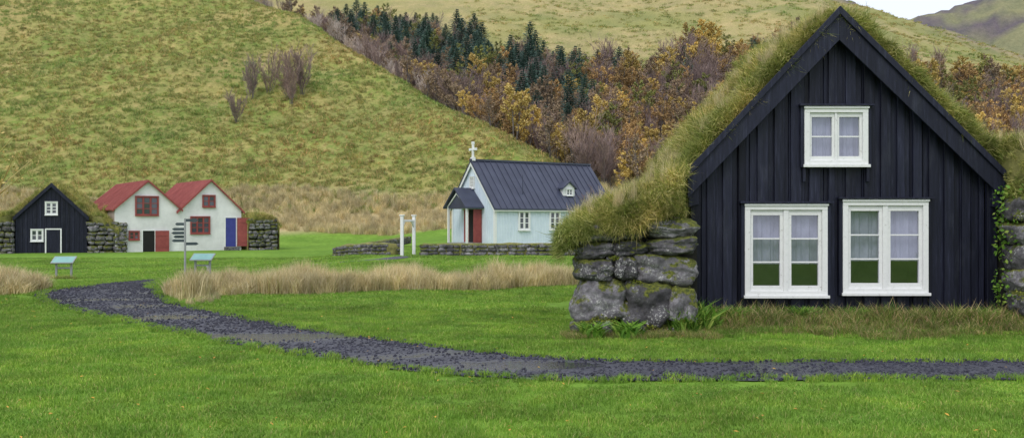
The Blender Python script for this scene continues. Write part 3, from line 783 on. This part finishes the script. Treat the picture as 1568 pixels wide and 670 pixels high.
CW=empty('churchyard_wall')
def lowwall(p,q,h,th,name,parent,stones=True,seed=0):
    mb=MB(); p=Vector(p);q=Vector(q); L=(q-p).length; d=(q-p)/L; n=Vector((-d.y,d.x)); 
    k=int(L/.3)+1; vs=[];fs=[]
    prof=[(-.5,-.2),(-.48,.55),(-.36,.92),(-.1,1.03),(.1,1.03),(.36,.92),(.48,.55),(.5,-.2)]
    for i in range(k+1):
        c=p.lerp(q,i/k); g=H(c.x,c.y)
        for a,b in prof: 
            w=c+n*a*th; vs.append((w.x,w.y,g+b*h*(1+.12*fr(i*.3+seed,b,0))))
    for i in range(k):
        for j in range(7): fs.append((i*8+j,i*8+j+1,(i+1)*8+j+1,(i+1)*8+j))
    fs+= [tuple(range(8)),tuple(range(k*8+7,k*8-1,-1))]
    mb.add(vs,fs,1)
    s=0
    while s<L:
        w=U(.2,.4)
        for z in (.10,.26,.40):
            for sg in(-1,1):
                c=p+d*(s+U(0,.1))+n*sg*th*.47; rock(mb,(c.x,c.y,H(c.x,c.y)+z*h/.5),w*.5,.1,.085,5,.25,2,0,s*3+z*7)
        s+=w
    return mb.obj(name,[M_stone,M_turfb],parent,smooth=True)
WL=[((-7.6,41),(-4.9,37.6)),((-3.6,37.2),(2.5,36.9)),((2.5,36.9),(16,38))]
for i,(a,b) in enumerate(WL): lowwall(a,b,.50,.55,'wall_section_%d'%(i+1),CW,seed=i*9)
lowwall((-7.6,41),(-7.0,60),.46,.55,'wall_section_4',CW,seed=44)
P=[];Ro=[];Sc=[];Ix=[]
for a,b in WL:
    a=Vector(a);b=Vector(b)
    for _ in range(int((b-a).length*14)):
        c=a.lerp(b,R()); x,y=c.x+U(-.15,.2),c.y+U(-.1,.2); P.append((x,y,H(x,y)+.45));Ro.append((U(-.5,.5),U(-.5,.5),U(0,6)));k=U(.3,.7);Sc.append((k,k,k*.5));Ix.append(random.randrange(4))
scatter('wall_top_grass',P,Ro,Sc,Ix,bank,CW)
mb=MB(); pa=Vector((-4.45,37.0)); pb=Vector((-4.12,38.4)); d=(pb-pa)
G=empty('churchyard_gate',(pa.x,pa.y,H(pa.x,pa.y)),math.atan2(d.y,d.x)); L=d.length
mb.box(-.06,.06,-.06,.06,-.1,1.62); mb.box(L-.06,L+.06,-.06,.06,-.1,1.62); mb.box(-.05,L+.05,-.04,.04,1.38,1.47)
mb.box(-.09,.09,-.09,.09,1.62,1.67); mb.box(L-.09,L+.09,-.09,.09,1.62,1.67)
mb.prism([(.06,1.15),(.3,1.38),(.22,1.38),(.06,1.23)],-.03,.03); mb.prism([(L-.06,1.15),(L-.3,1.38),(L-.22,1.38),(L-.06,1.23)],-.03,.03)
mb.obj('gate_posts',M_white,G,.008)

# ------------------------------------------------------------ red roofed white houses
PH=math.radians(35)
def redhouse(cx,cy,base,hw,eave,apex,depth,wins,doors,name,leftplank):
    o=empty(name,(cx,cy,base),PH)
    mb=MB(); mb.prism([(-hw,-.3),(hw,-.3),(hw,eave),(0,apex),(-hw,eave)],0,depth)
    if leftplank: mb.box(-hw-.03,-hw,.3,depth,.2,eave,1)
    mb.obj('walls',[M_whitew,M_plank],o)
    mb=MB(); s=(apex-eave)/hw
    for sx in(-1,1):
        mb.prism([(sx*(hw+.18),eave-.18*s),(0,apex),(0,apex+.1),(sx*(hw+.18),eave-.18*s+.1)],-.14,depth+.2)
        k=-.1
        while k<depth: mb.prism([(sx*(hw+.18),eave-.18*s+.1),(0,apex+.1),(0,apex+.13),(sx*(hw+.18),eave-.18*s+.13)],k,k+.05); k+=.22
    mb.obj('roof',M_redroof,o)
    mb=MB()
    for sx in(-1,1): mb.prism([(sx*(hw+.2),eave-.2*s+.08),(0,apex+.12),(0,apex-.02),(sx*(hw+.2),eave-.2*s-.06)],-.20,-.142)
    mb.obj('gable_trim',M_red,o)
    mb=MB()
    for (a,b,c,d,cc,rr) in wins: window(mb,a,b,c,d,-.03,cc,rr,.08,.05,.05,.06)
    mb.obj('windows',[M_red,M_gfar],o)
    mb=MB()
    for (a,b,z0,z1,mt,la,lb,ang) in doors:
        mb.M=Matrix(); mb.box(a,b,-.02,.02,z0,z1,mt)
        for (p,q) in((a-.06,a),(b,b+.06)): mb.box(p,q,-.05,.02,z0,z1+.06,3)
        mb.box(a,b,-.05,.02,z1,z1+.06,3); mb.box(a-.1,b+.1,-.5,-.01,z0-.25,z0-.02,4)
        mb.M=Matrix.Translation((la,-.06,0))@Matrix.Rotation(-ang,4,'Z'); mb.box(0,lb,-.05,0,z0+.02,z1,0)
        for z in(z0+.3,z1-.35): mb.box(.05,lb-.05,-.07,-.05,z,z+.07,0)
    mb.obj('doors',[M_red,M_dark,M_blue,M_white,M_stone],o)
    return o
b1=-.72
redhouse(-23.9,60,b1,2.0,2.93,4.66,9.5,[(-.80,.68,2.42,3.72,3,3),(-1.2,-.52,.83,1.45,2,2)],[(-.32,.42,.05,1.45,1,.46,.85,.15)],'red_roof_white_house',True)
redhouse(-23.9+4.1*math.cos(PH),60+4.1*math.sin(PH),b1,2.1,2.80,4.80,8.5,[(-.58,.31,3.0,3.85,2,2),(-1.38,-.05,1.2,2.4,3,3)],[(1.0,1.72,.32,2.3,2,1.8,.85,.35)],'red_roof_white_house',False)

# ------------------------------------------------------------ far turf house (black gable)
FH=empty('black_turf_house',(-29.2,58,-.68),math.radians(18))
hw=2.05; eave=2.4; apex=4.4
mb=MB(); mb.prism([(-hw,-.2),(hw,-.2),(hw,eave),(0,apex),(-hw,eave)],0,.1)
k=-hw
while k<hw-.1: z=eave+(apex-eave)*(1-abs(k+.06)/hw); mb.box(k,k+.12,-.03,0,0,z-.1); k+=.27
for sx in(-1,1): mb.prism([(sx*(hw+.12),eave-.1),(0,apex+.06),(0,apex-.2),(sx*(hw+.12),eave-.35)],-.22,-.15); mb.prism([(sx*(hw+.12),eave-.1),(0,apex+.06),(0,apex),(sx*(hw+.12),eave-.16)],-.15,.5)
mb.obj('plank_gable',M_blackwood,FH)
mb=MB(); window(mb,-.38,.36,2.42,3.28,-.05,2,3,.08,.05,.04,.06); window(mb,-1.2,-.46,.75,1.55,-.05,2,2,.08,.05,.04,.06)
mb.box(-.38,-.30,-.08,-.031,.0,1.58); mb.box(.5,.58,-.08,-.031,0,1.58); mb.box(-.30,.5,-.08,-.031,1.50,1.58)
mb.obj('windows',[M_white,M_gfar],FH)
mb=MB(); mb.box(-.30,.5,-.06,-.031,0,1.5); mb.obj('door',M_blackwood,FH)
def turf_far(parent,px,pz,y0f,y1,seed,name,dens=60):
    n=70;m=24;V=[];F=[]
    def tp(x,t):
        y=lerp(y0f(x),y1,t); return Vector((x,y,float(np.interp(x,px,pz))+.12*fr(x*.9+seed,y*.9,2)-.15*(1-min(1,t*10))**2))
    for i in range(n+1):
        x=lerp(px[0],px[-1],i/n); p=tp(x,0); V.append(Vector((p.x,p.y+.15,max(p.z-.5,-.3)))); V.append(Vector((p.x,p.y+.02,p.z-.2)))
        for j in range(m+1): V.append(tp(x,j/m))
        V.append(Vector((x,y1,-.5)))
    rw=m+4
    for i in range(n):
        for j in range(rw-1): F.append((i*rw+j,(i+1)*rw+j,(i+1)*rw+j+1,i*rw+j+1))
    for e in(0,n):
        k=len(V); 
        for j in range(m+1): q=V[e*rw+2+j]; V.append(Vector((q.x,q.y,-.6)))
        for j in range(m): F.append((e*rw+2+j,e*rw+3+j,k+j+1,k+j))
    o=link(bpy.data.objects.new(name,mesh(name,V,F,M_turfb,True))); o.parent=parent
    P=[];Ro=[];Sc=[];Ix=[]
    for _ in range(dens*20):
        x=U(px[0],px[-1]); t=R()**1.6; p=tp(x,t); s=U(1,2.2); P.append(p);Ro.append(dirrot((U(-.4,.4),U(-.6,.2),1)));Sc.append((s,s,s*.8));Ix.append(random.randrange(4))
    scatter(name+'_grass',P,Ro,Sc,Ix,turf,parent)
turf_far(FH,[-6.5,-5,-3.2,-2.3,0,2.3,3.0,4.0],[1.7,2.1,2.45,2.6,4.5,2.6,2.3,1.6],lambda x:.05-(.45 if abs(x)>2.4 else 0),7,3,'turf_roof')
def farwall(parent,x0,x1,y,h,name,dy=0):
    mb=MB(); z=0
    while z<h:
        hh=U(.22,.38); x=x0-U(0,.15)
        while x<x1: 
            w=min(U(.25,.65),x1-x+.05); rock(mb,(x+w/2,y+(x-x0)*dy+U(-.04,.04),z+hh/2-.1+U(-.05,.05)),w/2*1.05,.3,hh/2*U(.95,1.15),5,.22,2,0,x*5+z*3,U(-.15,.15),U(-.2,.2)); x+=w
        z+=hh
    mb.box(x0+.1,x1-.1,y+.15,y+.6,-.3,h-.1,1)
    mb.obj(name,[M_stone,M_earth],parent,smooth=True)
farwall(FH,-6.5,-2.15,-.1,2.0,'stone_wall_west'); farwall(FH,2.15,4.4,-.1,2.0,'stone_wall_east')
TM=empty('turf_mound',(-26.9,60.6,-.7),math.radians(20))
turf_far(TM,[-1.6,-.9,0,.7,1.3],[.8,1.8,2.9,2.6,1.9],lambda x:0,5,8,'mound',30); farwall(TM,-1.2,1.5,-.1,1.9,'stone_face')
TW=empty('stone_wall',(-18.1,63.2,-.65),math.radians(32))
farwall(TW,0,1.9,.3,2.0,'stones'); 
turf_far(TW,[-.1,.4,1.0,1.7,2.1],[2.0,2.35,2.4,2.2,1.7],lambda x:.1,4,18,'turf_cap',20)

# ------------------------------------------------------------ signs
def lectern(x,y,rz):
    o=empty('information_lectern',(x,y,H(x,y)),rz)
    mb=MB()
    for sx in(-.24,.24): mb.box(sx-.03,sx+.03,-.03,.03,-.1,.66)
    mb.box(-.21,.21,-.02,.02,.4,.45); mb.obj('legs',M_post,o,.004)
    mb=MB(); mb.M=Matrix.Translation((0,0,.68))@Matrix.Rotation(math.radians(28),4,'X'); mb.box(-.36,.36,-.22,.22,0,.03,1); mb.box(-.33,.33,-.19,.19,.03,.034,0)
    mb.obj('panel',[M_teal,M_post],o,.004)
lectern(-15.0,30.6,.1); lectern(-10.05,29.7,-.05)
SP=empty('signpost',(-10.3,28.8,H(-10.3,28.8)))
mb=MB(); mb.limb((0,0,-.1),(0,0,1.92),.035,.032,0,10); mb.obj('pole',M_post,SP)
mb=MB()
for k,(z,ang,dr) in enumerate([(1.86,.2,1),(1.74,2.7,1),(1.58,.0,-1),(1.46,.3,-1),(1.34,2.9,1),(1.22,.1,-1),(1.12,.5,1)]):
    mb.M=Matrix.Translation((0,0,z))@Matrix.Rotation(ang if dr>0 else ang+math.pi,4,'Z'); mb.prism([(.03,-.045),(.34,-.045),(.41,0),(.34,.045),(.03,.045)],-.012,.012)
mb.obj('arrow_blades',M_signb,SP)
mb=MB(); mb.limb((-12.4,37.3,H(-12.4,37.3)-.1),(-12.4,37.3,H(-12.4,37.3)+.22),.05,.05,0,8); mb.limb((-12.4,37.3,H(-12.4,37.3)+.2),(-12.4,37.3,H(-12.4,37.3)+.28),.09,.03,0,8)
mb.obj('path_bollard_light',M_post)
P=[];Ro=[];Sc=[];Ix=[]
for _ in range(30): P.append((-15+U(-.5,.5),30.3+U(-.3,.3),H(-15,30.3)));Ro.append((U(-.3,.3),U(-.3,.3),U(0,6)));s=U(.8,1.4);Sc.append((s,s,s));Ix.append(random.randrange(4))
scatter('grass_clump',P,Ro,Sc,Ix,turf)

# ------------------------------------------------------------ light, sky, camera
EL,AZ=math.radians(48),math.radians(205)
w=bpy.data.worlds.new('World'); S.world=w; w.use_nodes=True; nt=w.node_tree
sky=nt.nodes.new('ShaderNodeTexSky'); sky.sky_type='NISHITA'; sky.sun_disc=False; sky.sun_elevation=EL; sky.sun_rotation=AZ; sky.dust_density=3; sky.air_density=1
mx=nt.nodes.new('ShaderNodeMix'); mx.data_type='RGBA'; mx.inputs[0].default_value=.75; mx.inputs[7].default_value=(8.6,9.0,9.9,1)
nt.links.new(sky.outputs[0],mx.inputs[6]); bg=nt.nodes['Background']; nt.links.new(mx.outputs[2],bg.inputs[0]); bg.inputs[1].default_value=.135
sd=bpy.data.lights.new('sun','SUN'); sd.energy=1.15; sd.angle=math.radians(25); sd.color=(1,.96,.9)
so=link(bpy.data.objects.new('sun',sd)); dv=Vector((math.sin(AZ)*math.cos(EL),math.cos(AZ)*math.cos(EL),math.sin(EL))); so.rotation_euler=dv.to_track_quat('Z','Y').to_euler(); so.location=(0,0,30)
cd=bpy.data.cameras.new('camera'); cd.lens=32.14; cd.sensor_width=36; cd.clip_end=3000; cd.clip_start=.05
co=link(bpy.data.objects.new('camera',cd)); co.location=(0,0,1.5); co.rotation_euler=(math.radians(90),0,0); S.camera=co
S.view_settings.view_transform='Standard'; S.view_settings.look='None'; S.view_settings.exposure=0
